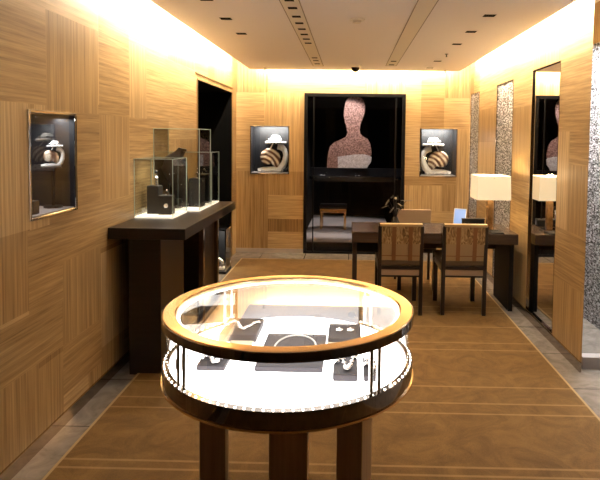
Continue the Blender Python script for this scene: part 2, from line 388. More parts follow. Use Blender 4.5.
# ------------------------------------------------------------------ snail figurines and wall showcases
def snail(name, label, loc, rz, s, mirror=1, group=None):
    t = thing(name, label, 'figurine', loc, rz, group)
    def P(x, z, y=0): return (x*mirror*s, y*s, z*s)
    body = MB()
    pts = [P(-.165, .022), P(-.10, .03), P(0, .032), P(.07, .035), (P(.115, .07)), P(.14, .13), P(.148, .19), P(.135, .245), P(.10, .28), P(.06, .29)]
    body.tube(pts, [r*s for r in (.014, .026, .032, .036, .038, .032, .028, .03, .038, .036)], n=12)
    for k in range(7): body.ball(P(-.14+.04*k, .016), .022*s, 8, (1.1, 1.6, .7))
    obj('body', body, porcelain, t)
    sh = MB(); pts = []; rad = []
    for i in range(72):
        u = i/71; a = -.9 + u*2*PI*2.4; r = .090*math.exp(-u*2.3)
        pts.append(P(-.045+math.cos(a)*r, .158+math.sin(a)*r, -.055*u)); rad.append((.062*math.exp(-u*1.5))*s)
    sh.tube(pts, rad, n=12)
    ribs = 16
    obj('shell', sh, shellm, t)
    hat = MB(); c = P(.035, .335)
    hat.lathe([(0, .078*s), (.03*s, .078*s), (.052*s, .066*s), (.06*s, .045*s), (.06*s, .010*s), (.085*s, .004*s), (.112*s, .006*s), (.114*s, 0), (.108*s, -.006*s), (.05*s, -.006*s), (0, -.006*s)], c, 28)
    for k in range(18):
        a = 2*PI*k/18; hat.ball((c[0]+.106*s*math.cos(a), c[1]+.106*s*math.sin(a), c[2]-.004*s), .016*s, 6)
    h = obj('hat', hat, porcelain, t)
    for sx in (-1, 1): obj('ribbon_loop', MB().ball((c[0]+sx*.045*s, c[1]-.066*s, c[2]+.022*s), .026*s, 10, (1.4, .4, .9)), silver, h)
    obj('ribbon_band', MB().lathe([(.061*s, .012*s), (.064*s, .012*s), (.064*s, .032*s), (.061*s, .032*s)], c, 24, closed_prof=True), silver, h)
    for sx in (-1, 1):
        obj('feeler', MB().tube([(c[0]+sx*.03*s, c[1]-.03*s, c[2]-.02*s), (c[0]+sx*.05*s, c[1]-.06*s, c[2]-.07*s)], .006*s, 6), porcelain, t)
    return t
def wall_case(label, axis, r, base, depth, frame_m, fw=.012):
    """a lined showcase recessed in a wall: local x along the wall, +y into it"""
    w = r[1]-r[0]; h = r[3]-r[2]
    t = thing('wall_showcase', label, 'showcase', base, PI/2 if axis == 'x' else 0)
    mb = MB(); a = w/2; k = .006
    lined = axis == 'y'
    mb.box(-a, -a+k, 0, depth, 0, h).box(a-k, a, 0, depth, 0, h).box(-a+k, a-k, 0, depth, 0, k).box(-a+k, a-k, 0, depth, h-k, h).box(-a+k, a-k, depth-k, depth, k, h-k)
    obj('liner', mb, linerm, t)
    mb = MB(); f = fw
    mb.box(-a-.004, -a+f, -.008, 0, 0, h).box(a-f, a+.004, -.008, 0, 0, h).box(-a+f, a-f, -.008, 0, 0, f).box(-a+f, a-f, -.008, 0, h-f, h)
    obj('frame', mb, frame_m, t, bevel=.002)
    obj('glass_pane', MB().box(-a+f, a-f, -.004, -.001, f, h-f), glass, t)
    obj('lit_floor', MB().box(-a+k, a-k, .012, depth-k, k, k+.012), palestone, t)
    if 0: obj('light_strip', MB().box(-a+.03, a-.03, .02, .035, h-k-.012, h-k), ledm, t)
    return t
t = wall_case('small showcase recessed in back wall left of the dark window', 'y', SL, ((SL[0]+SL[1])/2, YB, SL[2]), .28, smoked, .008)
t = wall_case('small showcase recessed in back wall right of the dark window', 'y', SR, ((SR[0]+SR[1])/2, YB, SR[2]), .28, smoked, .008)
snail('snail_figurine', 'snail figurine facing right under white hat, in the left back wall showcase', (-1.105, YB+.175, SL[2]+.018), 0, 1.28, 1, 'snail figurines')
snail('snail_figurine', 'snail figurine facing left under white hat, in the right back wall showcase', (1.23, YB+.175, SR[2]+.018), 0, 1.28, -1, 'snail figurines')
for cx, r in ((-1.12, SL), (1.23, SR)): area('showcase_lamp', (cx, YB+.03, r[3]-.025), .44, 7, (1, .96, .92), (math.radians(38), 0, 0), .03)
# left wall showcase (the wall normal is +x; rotate so that +y local points to -x)
t = wall_case('chrome framed showcase recessed in the left wall', 'x', SH, (XL, (SH[0]+SH[1])/2, SH[2]), .26, chrome, .014)
tp = thing('display_stand', 'thin dark stand inside the left wall showcase', 'stand', (-1.69, 3.125, SH[2]+.018))
obj('base', MB().lathe([(0, 0), (.05, 0), (.05, .012), (0, .012)], n=24), linerm, tp)
obj('post', MB().lathe([(0, .012), (.008, .012), (.008, .225), (0, .225)], n=12), blackmat, tp)
obj('plate', MB().lathe([(0, .225), (.045, .225), (.045, .232), (0, .232)], n=24), linerm, tp)
snail('snail_figurine', 'small dark snail figurine with silver hat on stand, in left wall showcase', (-1.69, 3.125, SH[2]+.25), PI/2*.35, .36, 1, 'snail figurines')
o = obj('jewel_box', MB().box(-.03, .03, -.03, .03, 0, .07), linerm, None, (-1.66, 2.85, SH[2]+.018), .004); tag(o, 'small dark block at the near corner of left wall showcase', 'box')
area('showcase_lamp', (XL-.10, 2.97, SH[3]-.03), .05, 1.8, (.95, .95, 1), (0, 0, 0), .40)

# ------------------------------------------------------------------ back window: framed dark room behind glass
RX0, RX1, RY1 = -.66, 1.0, 10.5
mb = MB()
mb.quad([(RX0-.02, YB, 0), (RX0-.02, RY1, 0), (RX0-.02, RY1, 2.45), (RX0-.02, YB, 2.45)]).quad([(RX1, YB+.02, 0), (RX1, RY1, 0), (RX1, RY1, 2.45), (RX1, YB+.02, 2.45)])
mb.quad([(RX0-.02, RY1, 0), (RX1, RY1, 0), (RX1, RY1, 2.45), (RX0-.02, RY1, 2.45)]).quad([(RX0-.02, YB, 2.45), (RX0-.02, RY1, 2.45), (RX1, RY1, 2.45), (RX1, YB, 2.45)])
mb.quad([(VW[1], YB+.02, 0), (RX1, YB+.02, 0), (RX1, YB+.02, 2.45), (VW[1], YB+.02, 2.45)])
struct('wall_window_room', mb, pm('matte_black_wall', (.004, .004, .004), .85, spec=.1))
struct('trim_3', MB().box(VW[0]+.001, VW[1]-.001, YB+.03, YB+.06, 0, .15), black)
mb = MB().box(RX0-.01, .66, YB+.06, RY1-.01, 0, .16).box(.66, RX1-.01, YB+.06, RY1-.01, 0, .10, mi=1)
struct('floor_window_room', mb, [palestone, black])
t = thing('window_1', '', '', ((VW[0]+VW[1])/2, YB, 0)); del t['label'], t['category']; t['kind'] = 'structure'
w = (VW[1]-VW[0])/2; f = .045; H = VW[3]
mb = MB().box(-w, -w+f, -.015, .03, 0, H).box(w-f, w, -.015, .03, 0, H).box(-w+f, w-f, -.015, .03, H-f, H).box(-w+f, w-f, -.015, .03, 0, .03)
obj('window_frame', mb, blackmat, t, bevel=.003)
obj('mullion', MB().box(-w+.125, -w+.14, -.01, .02, .03, H-f), blackmat, t)
obj('mullion', MB().box(w-.14, w-.125, -.01, .02, .03, H-f), blackmat, t)
obj('window_pane', MB().box(-w+f, w-f, .005, .010, .03, H-f), glass_mat('dark_tinted_glass', (.90, .90, .92), base=.012), t)
obj('glazing_bar', MB().box(-w+.14, w-.14, -.008, .02, 1.02, 1.09), black, t)
# portrait
PX = lambda u: -.347 + (u-68)*(.705/135)*.965
PZ = lambda v: 1.172 + (228-v)*(1.095/196)
head = [(68, 228), (69, 205), (72, 185), (77, 168), (90, 158), (108, 151), (124, 143), (129, 132), (126, 118), (120, 100), (117, 84), (118, 66), (122, 48), (128, 38), (140, 34), (155, 32), (168, 35), (177, 44), (181, 58), (180, 76), (174, 94), (168, 108), (166, 124), (168, 134), (178, 142), (190, 148), (198, 160), (202, 178), (203, 192), (198, 194), (180, 190), (150, 191), (120, 195), (100, 198), (102, 228)]
dress = [(100, 198), (120, 195), (150, 191), (180, 190), (198, 194), (203, 198), (201, 212), (194, 220), (190, 228), (102, 228)]
t = thing('bust_portrait', 'rose and white beaded silhouette of a bust, hung in the dark window', 'artwork', (0, 8.5, 1.172))
obj('figure', MB().prism([(PX(u), PZ(v)-1.172) for u, v in head], -.012, .012), skin, t)
obj('dress', MB().prism([(PX(u), PZ(v)-1.172) for u, v in dress], -.013, .013), dressm, t)
for x in (-.01, .05): obj('hanging_wire', MB().tube([(x, 0, 1.05), (x, 0, 1.28)], .003, 6), blackmat, t)
o = thing('window_shelf', 'long black shelf across the dark window below the bust', 'shelf', (.05, 8.9, .98))
obj('board', MB().box(-.68, .90, -.18, .18, 0, .04), black, o)
obj('upstand', MB().box(-.68, .90, .14, .18, .04, .16), linerm, o)
# stool
t = thing('stool', 'low gold stool with dark seat, on pale platform inside the dark window', 'stool', (-.255, 9.0, .16))
obj('seat', MB().box(-.22, .22, -.17, .17, .33, .385), linerm, t, bevel=.012)
obj('apron', MB().box(-.215, .215, -.165, .165, .27, .33), gold, t, bevel=.004)
for sx in (-1, 1):
    for sy in (-1, 1): obj('leg', MB().box(sx*.19-.02, sx*.19+.02, sy*.145-.02, sy*.145+.02, 0, .27), gold, t, bevel=.003)
spot('window_fill_spot', (0, 7.95, 2.42), 36, (1, .93, .88), math.radians(70), .5, (math.radians(35), 0, 0))  # added spot above the frame, out of view, brightens the bust
spot('window_fill_spot', (-.15, 9.1, 2.42), 110, (1, .90, .82), math.radians(62), .5)  # second added spot, brightens the pale platform and stool

# ------------------------------------------------------------------ ceiling fixtures
def downlight(x, y, label, power=30):
    t = thing('downlight', label, 'ceiling light', (x, y, ZC), group='square recessed downlights')
    a = .05
    mb = MB().box(-a, -a+.006, -a, a, -.003, 0).box(a-.006, a, -a, a, -.003, 0).box(-a+.006, a-.006, -a, -a+.006, -.003, 0).box(-a+.006, a-.006, a-.006, a, -.003, 0)
    obj('trim', mb, ceilm, t)
    obj('baffle', MB().box(-a+.006, a-.006, -a+.006, a-.006, -.002, 0), voidm, t)
    spot('downlight_lamp', (x, y, ZC-.02), power, (1, .86, .70), math.radians(88), .7)
ordn = ['nearest', 'second nearest', 'third nearest', 'farthest but two', 'farthest but one', 'farthest']
for y, l in ((3.72, 'nearest of'), (4.32, 'middle of'), (4.94, 'farthest of')): downlight(-.97, y, 'square black downlight, %s the three at left of ceiling' % l)
for y, l in ((4.14, 'nearest of'), (4.76, 'second nearest of'), (5.38, 'middle of'), (6.55, 'second farthest of'), (7.18, 'farthest of')): downlight(1.01, y, 'square black downlight, %s the five at right of ceiling' % l)
spot('downlight_lamp', (-.97, 2.2, ZC-.02), 4, (1, .86, .70), math.radians(88), .7)  # added spot out of view, no fixture, lights the near floor
spot('downlight_lamp', (1.01, 2.6, ZC-.02), 16, (1, .86, .70), math.radians(88), .7)  # matching added spot at right, also unseen and without fixture
def track(x, label, slots, y1):
    t = thing('slot_track', label, 'ceiling track', (x, 0, ZC), group='long ceiling slot tracks')
    mb = MB().box(-.068, -.062, YF, y1, -.005, 0).box(.062, .068, YF, y1, -.005, 0).box(-.062, .062, y1-.008, y1, -.005, 0)
    obj('edge_rail', mb, linerm if 0 else pm('track_edge', (.36, .30, .25), .6), t)
    obj('bed', MB().box(-.062, .062, YF, y1-.008, -.003, 0), slabm, t)
    for y in slots: obj('slot', MB().box(-.032, .032, y-.03, y+.03, -.005, -.003), voidm, t)
track(-.415, 'pale ceiling track with a row of small black slots, left of centre', [3.72, 3.944, 4.22, 4.46, 4.70, 4.94, 5.17, 5.39, 6.368, 6.6, 6.877], 7.1)
track(.50, 'pale ceiling track with few slots, right of centre', [6.588, 6.9], 7.0)
t = thing('ceiling_camera', 'small dome camera on the ceiling near the back wall', 'camera', (.056, 7.0, ZC))
obj('base', MB().lathe([(0, 0), (.072, 0), (.072, -.02), (.06, -.03), (0, -.03)], n=32), whitem, t)
obj('dome', MB().lathe([(.055, -.03), (.05, -.055), (.035, -.075), (.015, -.084), (0, -.086)], n=24), black, t)
t = thing('smoke_detector', 'round white smoke detector in the middle of the ceiling', 'smoke detector', (.042, 4.30, ZC))
obj('base', MB().lathe([(0, 0), (.06, 0), (.058, -.012), (0, -.012)], n=32), whitem, t)
obj('cap', MB().lathe([(.035, -.012), (.033, -.03), (.02, -.034), (0, -.035)], n=24), slabm, t)
def sprinkler(x, y, lab):
    t = thing('sprinkler', lab, 'sprinkler', (x, y, ZC), group='ceiling sprinklers')
    obj('cup', MB().lathe([(0, 0), (.018, 0), (.016, -.006), (0, -.006)], n=16), linerm, t)
    obj('nozzle', MB().lathe([(0, -.006), (.007, -.006), (.007, -.028), (.014, -.03), (0, -.034)], n=12), linerm, t)
sprinkler(1.02, 6.01, 'dark sprinkler head between the right ceiling downlights')
sprinkler(1.25, 7.45, 'dark sprinkler head at the back right ceiling corner')
sprinkler(-1.135, 7.37, 'dark sprinkler head at the back left ceiling corner')

# cove lights: linear lamps lying above the panel edges, throwing light on the walls
def cove(name, x0, y0, x1, y1, label, aim, power):
    L = math.hypot(x1-x0, y1-y0); t = thing(name, label, 'cove light', ((x0+x1)/2, (y0+y1)/2, ZC+.06), math.atan2(y1-y0, x1-x0), 'cove lights above ceiling edge')
    obj('channel', MB().box(-L/2, L/2, -.015, .015, 0, .012), whitem, t)
    obj('tube', MB().box(-L/2, L/2, -.009, .009, .012, .022), ledm, t)
    return t
WARM = (1, .83, .60)
cove('cove_light', CX0+.03, 3.1, CX0+.03, CY1-.1, 'linear light above the left ceiling edge', 0, 0)
cove('cove_light', CX1-.03, 3.1, CX1-.03, CY1-.1, 'linear light above the right ceiling edge', 0, 0)
cove('cove_light', CX0+.1, CY1-.03, CX1-.1, CY1-.03, 'linear light above the back ceiling edge', 0, 0)
area('cove_lamp', (CX0-.01, 5.5, ZC+.13), 8.4, 112, WARM, (0, math.radians(88), 0)).data.shape = 'RECTANGLE'
bpy.context.scene.objects['cove_lamp'].data.size = .05; bpy.context.scene.objects['cove_lamp'].data.size_y = 3.8
l = area('cove_lamp', (CX1+.01, 5.4, ZC+.13), .05, 118, WARM, (0, math.radians(-88), 0), 4.0)
l = area('cove_lamp', (.05, CY1+.01, ZC+.13), 2.7, 76, WARM, (math.radians(84), 0, 0), .05)

# ------------------------------------------------------------------ console with glass boxes
cx0, cx1, cy0, cy1, cz = XL+.002, -1.075, 3.60, 5.18, 1.02
t = thing('console_table', 'long dark wood console with thick top against the left wall', 'console', (cx0, cy0, 0))
W, D = cx1-cx0, cy1-cy0
obj('top', MB().box(0, W, 0, D, cz-.075, cz), espresso, t, bevel=.003)
obj('pedestal', MB().box(.105, W-.19, .08, .60, 0, cz-.075), espresso, t, bevel=.003)
obj('pedestal', MB().box(.08, W-.17, D-.55, D-.06, 0, cz-.075), espresso, t, bevel=.003)
obj('back_panel', MB().box(.02, .08, .62, D-.06, 0, cz-.075), blackmat, t)
obj('plinth', MB().box(.08, W-.19, .60, D-.55, 0, .10), blackmat, t)
obj('leg', MB().box(W-.17, W-.135, D-.10, D-.065, 0, cz-.075), smoked, t, bevel=.002)
obj('leg', MB().box(W-.11, W-.07, .72, .76, 0, cz-.075), smoked, t, bevel=.002)
def glass_box(x0, x1, y0, y1, h, label):
    t = thing('glass_showcase', label, 'glass case', ((x0+x1)/2, (y0+y1)/2, cz), group='glass cases on the console')
    a, b = (x1-x0)/2, (y1-y0)/2; k = .004
    obj('lit_base', MB().box(-a, a, -b, b, 0, .012), baseglow, t)
    mb = MB().box(-a, a, -b, -b+k, .012, h-k).box(-a, a, b-k, b, .012, h-k).box(-a, -a+k, -b+k, b-k, .012, h-k).box(a-k, a, -b+k, b-k, .012, h-k).box(-a, a, -b, b, h-k, h)
    obj('glass_panes', mb, glass, t)
    mb = MB(); e = .0045
    for sx in (-1, 1):
        for sy in (-1, 1): mb.box(sx*a-e/2, sx*a+e/2, sy*b-e/2, sy*b+e/2, .012, h)
    for zz in (h-e/2,):
        for sy in (-1, 1): mb.box(-a, a, sy*b-e/2, sy*b+e/2, zz-e/2, zz+e/2)
        for sx in (-1, 1): mb.box(sx*a-e/2, sx*a+e/2, -b, b, zz-e/2, zz+e/2)
    obj('polished_edges', mb, edgeglass, t)
glass_box(-1.585, -1.300, 4.05, 4.40, .44, 'low glass case at the near end of the console')
glass_box(-1.585, -1.215, 4.46, 4.82, .67, 'tallest glass case, in the middle of the console')
glass_box(-1.585, -1.215, 4.86, 5.13, .47, 'low glass case at the far end of the console')
bz = cz+.012
def block(x, y, sx, sy, h, label, z=bz):
    o = obj('display_block', MB().box(-sx/2, sx/2, -sy/2, sy/2, 0, h), pm('black_suede', (.016, .013, .012), .7) if 'black_suede' not in bpy.data.materials else bpy.data.materials['black_suede'], None, (x, y, z), .004)
    return tag(o, label, 'display block', 'black display blocks on the console')
block(-1.50, 4.24, .09, .10, .215, 'tall black block in the near glass case')
block(-1.395, 4.20, .10, .09, .145, 'low black block beside the tall one in near glass case')
block(-1.30, 4.70, .11, .12, .24, 'tall black block in the tallest glass case')
block(-1.44, 4.56, .10, .06, .08, 'low black block under the bust in the tallest glass case')
block(-1.31, 4.99, .10, .12, .26, 'tall black block in the far glass case')
block(-1.44, 4.99, .10, .12, .12, 'low black block in the far glass case')
def ring(x, y, z, label, r=.013):
    t = thing('ring', label, 'ring', (x, y, z), group='jewels on the console')
    M = Matrix.Translation((0, 0, r)) @ Matrix.Rotation(PI/2, 4, 'X')
    obj('band', MB().tube([(r*math.cos(a*PI/8), r*math.sin(a*PI/8), 0) for a in range(16)], .0022, 6, True, M), silver, t)
    obj('stone', MB().ball((0, 0, 2*r+.005), .0085, 8), diamond, t)
t = thing('scent_bottle', 'clear slender bottle on tall block in the near glass case', 'bottle', (-1.49, 4.24, bz+.215))
obj('flask', MB().lathe([(0, 0), (.018, 0), (.018, .06), (.008, .072), (.008, .09), (0, .09)], n=20), silver, t)
obj('stopper', MB().ball((0, 0, .104), .013, 10, (1, 1, 1.1)), linerm, t)
ring(-1.395, 4.20, bz+.145, 'ring with bright stone on low block in near glass case', .015)
# brooch on the front of the low block
t = thing('brooch', 'small bright brooch pinned to front of the low block in near case', 'brooch', (-1.385, 4.150, bz+.07))
mb = MB()
for k in range(6): mb.ball((math.cos(k*PI/3)*.011, 0, math.sin(k*PI/3)*.011), .0075, 8, (1, .6, 1))
obj('petals', mb, diamond, t); obj('centre_stone', MB().ball((0, -.003, 0), .006, 8), diamond, t)
ring(-1.30, 4.70, bz+.24, 'ring on tall block in the tallest glass case', .02)
ring(-1.31, 4.97, bz+.26, 'ring on tall block in the far glass case', .018)
t = thing('earring', 'long glittering drop earring hung on tall block in far case', 'earring', (-1.30, 4.926, bz+.14))
mb = MB()
for k in range(5): mb.ball((0, 0, .07-k*.016), .006+.0015*k, 8, (1, .6, 1))
obj('drops', mb, diamond, t)
# necklace bust in the tall case
t = thing('necklace_bust', 'black swooping necklace bust in the tallest glass case', 'necklace bust', (-1.43, 4.66, bz))
obj('foot', MB().lathe([(0, 0), (.07, 0), (.068, .015), (.03, .025), (0, .025)], n=24), espresso, t)
pts = [(.02, 0, .02), (.015, 0, .10), (.0, 0, .18), (-.03, -.01, .27), (-.06, -.02, .34), (-.05, -.02, .39), (-.01, -.02, .44), (.02, -.02, .48)]
obj('torso', MB().tube(pts, [.05, .062, .07, .088, .095, .075, .042, .034], n=16), pm('dark_velvet', (.035, .02, .015), .55), t)
obj('cap', MB().tube([(.02, -.02, .475), (.024, -.02, .495)], [.04, .036], n=16), espresso, t)
area('case_lamp', (-1.42, 4.26, cz+.43), .15, .8, (1, .9, .75))
# small jewellery coffret standing in the doorway
t = thing('display_cabinet', 'low black cabinet with chrome edges in the dark doorway', 'cabinet', (-1.56, 6.62, 0), 0)
obj('back_board', MB().box(-.11, .10, .14, .15, .03, .53), blackmat, t)
obj('plinth', MB().box(-.12, .11, -.15, .15, 0, .03), blackmat, t)
mb = MB()
for x in (-.115, .105):
    for y in (-.145, .145): mb.box(x-.007, x+.007, y-.007, y+.007, .03, .53)
for y in (-.145, .145): mb.box(-.122, .112, y-.007, y+.007, .518, .532)
for x in (-.115, .105): mb.box(x-.007, x+.007, -.152, .152, .518, .532)
obj('chrome_frame', mb, chrome, t)
obj('glass_panes', MB().box(-.108, .098, -.147, -.144, .03, .518).box(.104, .107, -.138, .138, .03, .518), glass, t)
t = thing('silver_watch_display', 'silver jewelled watch display inside cabinet in doorway', 'watch', (-1.56, 6.60, .03))
mb = MB()
for k in range(9):
    a = -.6+k*.5; mb.ball((math.cos(a)*.05, -.02, .075+math.sin(a)*.05), .02, 8)
obj('bracelet', mb, silver, t)
obj('dial', MB().tube([(0, -.05, .075), (0, -.01, .075)], .038, 20), silver, t)
obj('cushion', MB().box(-.07, .07, -.04, .06, 0, .03), porcelain, t, bevel=.01)
area('cabinet_fill_light', (-1.56, 6.60, .50), .1, 3, (1, .92, .8))  # added fill light, brightens the cabinet and its contents

# ------------------------------------------------------------------ round display case
cc = (-.238, 2.25); R = .502; z0 = .680; zd = .738; zt = .94
case = thing('round_display_case', 'round glass jewellery display case with gold rim and glowing deck', 'display case', (*cc, 0))
seg = 96
obj('top_rim', MB().lathe([(R, zt-.034), (R, zt-.003), (R-.003, zt), (R-.046, zt), (R-.052, zt-.006), (R-.052, zt-.016), (R-.012, zt-.034)], n=seg, closed_prof=True), gold, case)
band = obj('rim_band', MB().lathe([(R, zt-.036), (R+.004, zt-.036), (R+.004, zt-.004), (R, zt-.004)], n=seg, closed_prof=True), pm('dark_polished_bronze', (.15, .12, .10), .05, 1), case)
obj('glass_top', MB().lathe([(0, zt-.012), (R-.052, zt-.012), (R-.052, zt-.006), (0, zt-.006)], n=seg), glass, case)
obj('glass_drum', MB().lathe([(R-.016, zd+.004), (R-.016, zt-.034)], n=seg), glass_mat('drum_glass', base=.13), case)
obj('lower_band', MB().lathe([(R+.002, z0), (R+.002, zd+.004), (R-.024, zd+.004), (R-.028, zd-.01), (R-.028, z0)], n=seg, closed_prof=True), pm('dark_polished_steel', (.20, .17, .15), .05, 1), case)
obj('lower_lip', MB().lathe([(R-.01, z0-.008), (R+.007, z0-.008), (R+.007, z0), (R-.01, z0)], n=seg, closed_prof=True), gold, case)
obj('deck', MB().lathe([(0, zd-.03), (R-.030, zd-.03), (R-.030, zd), (0, zd)], n=seg), deckm, case)
obj('underside', MB().lathe([(0, z0+.004), (R-.03, z0+.004)], n=seg), espresso, case)
bead = obj('led_bead', MB().box(-.002, .002, -.003, .003, 0, .003), bpy.data.materials.get('led'), case)
NB = 96
for k in range(NB):
    a = 2*PI*k/NB; o = bead if k == 0 else bead.copy()
    if k: COL.objects.link(o); o.parent = case
    o.location = (math.cos(a)*(R-.006), math.sin(a)*(R-.006), zd+.004); o.rotation_euler = (0, 0, a)
obj('light_ring', MB().lathe([(R-.066, zt-.024), (R-.054, zt-.024), (R-.054, zt-.018), (R-.066, zt-.018)], n=seg, closed_prof=True), pm('soft_led', (1, 1, 1), .5, emit=(1, .95, .88), es=3), case)
obj('back_panel', MB().lathe([(R-.032, zd), (R-.026, zd), (R-.026, zt-.036), (R-.032, zt-.036)], n=40, a0=math.radians(52), a1=math.radians(128), closed_prof=True), frost, case)
for a in (47, 133, 226, 313):
    for da in (-2.2, 2.2):
        b = math.radians(a+da); x, y = math.cos(b)*(R-.010), math.sin(b)*(R-.010)
        obj('post', MB().lathe([(0, zd+.004), (.008, zd+.004), (.008, zt-.034), (0, zt-.034)], (x, y, 0), 16), chrome, case)
for (x, y, rz) in ((-.300, -.05, .15), (.272, -.12, -.25), (-.03, .30, PI/2)):
    M = Matrix.Translation((x, y, 0)) @ Matrix.Rotation(rz, 4, 'Z')
    obj('leg', MB().box(-.05, .05, -.09, .09, .012, z0+.004, M), legwood, case, bevel=.003)
area('case_lamp', (cc[0], cc[1], zt-.03), .7, 2.5, (1, .97, .93)).data.shape = 'DISK'
pz = zd
def pad(name, x0, x1, y0, y1, h, label, m=None, tilt=0, group='grey suede jewel pads'):
    t = thing(name, label, 'display pad', ((x0+x1)/2, (y0+y1)/2, pz), group=group)
    a, b = (x1-x0)/2, (y1-y0)/2
    obj('cushion', MB().box(-a, a, -b, b, .004, h), m or padm, t, bevel=.003)
    obj('base_board', MB().box(-a+.002, a-.002, -b+.002, b-.002, 0, .004), linerm, t)
    return t
pad('necklace_pad', -.352, -.092, 2.06, 2.42, .022, 'large grey pad at centre of the round case')
pad('jewel_pad', -.560, -.395, 2.36, 2.58, .034, 'grey pad under a bracelet at back left of round case')
pad('jewel_pad', -.085, .060, 2.36, 2.55, .026, 'grey pad with earrings at back right of round case')
pad('jewel_pad', -.052, .040, 1.99, 2.18, .026, 'grey pad with a spray of jewels at front right of round case')
pad('jewel_pad', .062, .125, 1.99, 2.16, .026, 'narrow grey pad at the front right edge of round case')
pad('jewel_pad', -.575, -.465, 2.06, 2.17, .020, 'grey pad under rings at the front left of round case')
pad('jewel_pad', -.655, -.62, 2.06, 2.12, .040, 'small upright grey pad at the left edge of round case')
pad('cream_card', -.505, -.405, 2.27, 2.352, .012, 'cream card in front of the bracelet pad', creamm, group='cream cards in the round case')
pad('cream_card', -.088, -.015, 2.27, 2.352, .012, 'cream card in front of the earring pad', creamm, group='cream cards in the round case')
# necklace
t = thing('necklace', 'fine pearl loop necklace lying on the large centre pad', 'necklace', (-.215, 2.25, pz+.022))
n = 64; pts = []
for k in range(n):
    a = PI*.5+2*PI*k/n; pts.append((.085*math.cos(a), .135*math.sin(a)*(1 if math.sin(a) > 0 else .85)))
mb = MB()
for x, y in pts: mb.ball((x, y, .0045), .0045, 6)
obj('pearls', mb, porcelain, t)
obj('pendant', MB().ball((0, -.125, .006), .008, 10, (1, 1.4, .7)), diamond, t)
def spray(x, y, z, sx, sy, cnt, label, seed, cat='bracelet'):
    rnd = random.Random(seed); t = thing(cat.replace(' ', '_'), label, cat, (x, y, z), group='diamond jewels in the round case')
    mb = MB(); chain = MB(); p = []
    for k in range(cnt):
        u = k/(cnt-1); px = (u-.5)*2*sx; py = math.sin(u*PI*2.5)*sy + rnd.uniform(-.006, .006)
        p.append((px, py, .008)); mb.ball((px, py, .009), rnd.uniform(.007, .012), 8, (1.2, 1, .8))
    obj('stones', mb, diamond, t)
    chain.tube(p, .003, 6); obj('chain', chain, silver, t); return t
spray(-.478, 2.46, pz+.034, .068, .045, 17, 'knotted diamond bracelet on the back left pad', 1)
spray(-.006, 2.085, pz+.026, .036, .06, 13, 'diamond spray on the front right pad', 2, 'brooch')
spray(.094, 2.075, pz+.026, .022, .05, 9, 'diamond clip on the narrow front right pad', 3, 'brooch')
spray(-.52, 2.11, pz+.020, .045, .03, 11, 'row of diamond rings on front left pad', 4, 'ring set')
for sx, l in ((-1, 'left'), (1, 'right')):
    t = thing('earring', '%s diamond flower earring on the back right pad' % l, 'earring', (-.012+sx*.025, 2.45, pz+.026), group='diamond jewels in the round case')
    mb = MB()
    for k in range(5): mb.ball((math.cos(k*2*PI/5)*.011, math.sin(k*2*PI/5)*.011, .006), .008, 8, (1, 1, .7))
    obj('petals', mb, diamond, t); obj('centre_stone', MB().ball((0, 0, .012), .006, 8), diamond, t)

# ------------------------------------------------------------------ desk
dx0, dx1, dy0, dy1, dz = .03, 1.585, 5.17, 5.80, .75
t = thing('desk', 'long dark wood desk standing near the right wall', 'desk', (dx0, dy0, 0))
W, D = dx1-dx0, dy1-dy0
obj('top', MB().box(0, W, 0, D, dz-.10, dz), deskwood, t, bevel=.003)
obj('modesty_panel', MB().box(.05, W-.06, D-.07, D-.05, .50, dz-.10), deskwood, t)
obj('drawer_box', MB().box(.02, .26, .06, D-.06, dz-.20, dz-.10), blackmat, t, bevel=.002)
obj('side_panel', MB().box(W-.06, W-.02, .06, D-.02, 0, dz-.10), blackmat, t, bevel=.003)
obj('leg', MB().box(.01, .05, .03, .07, 0, dz-.10), chairdark, t)
obj('leg', MB().box(.01, .05, D-.07, D-.03, 0, dz-.10), chairdark, t)
obj('cabinet', MB().box(W-.60, W-.42, D-.20, D-.04, 0, .42), blackmat, t, bevel=.003) if 0 else None
# lamp
t = thing('table_lamp', 'table lamp with square cream shade on the right end of desk', 'lamp', (1.372, 5.415, dz))
obj('base', MB().box(-.07, .07, -.07, .07, 0, .015), smoked, t, bevel=.002)
obj('column', MB().box(-.028, .028, -.028, .028, .015, .30), grain_mat('brown_marble', (.10, .05, .02), (.30, .18, .09), (18, 18, 12), rough=.15), t, bevel=.003)
mb = MB(); a, b_, zz0, zz1 = .160, .154, .308, .535
for s_ in (0, 1):
    o_ = 0 if s_ == 0 else -.003
    for k in range(4):
        Mx = Matrix.Rotation(k*PI/2, 4, 'Z')
        P = [Mx @ Vector(p) for p in ((-a-o_, -a-o_, zz0), (a+o_, -a-o_, zz0), (b_+o_, -b_-o_, zz1), (-b_-o_, -b_-o_, zz1))]
        mb.quad(P if s_ == 0 else P[::-1])
sh = obj('lamp_shade', mb, shadem, t)
obj('shade_ring', MB().box(-.157, .157, -.004, .004, zz1-.02, zz1-.015).box(-.004, .004, -.157, .157, zz1-.02, zz1-.015), chrome, t)
obj('bulb', MB().ball((0, 0, .42), .03, 12, (1, 1, 1.3)), ledm, t)
obj('finial', MB().ball((0, 0, zz1), .008, 10), chrome, t)
pl = bpy.data.lights.new('lamp_bulb', 'POINT'); pl.energy = 7; pl.color = (1, .76, .45); pl.shadow_soft_size = .05
po = bpy.data.objects.new('lamp_bulb', pl); COL.objects.link(po); po.location = (1.372, 5.415, dz+.50)
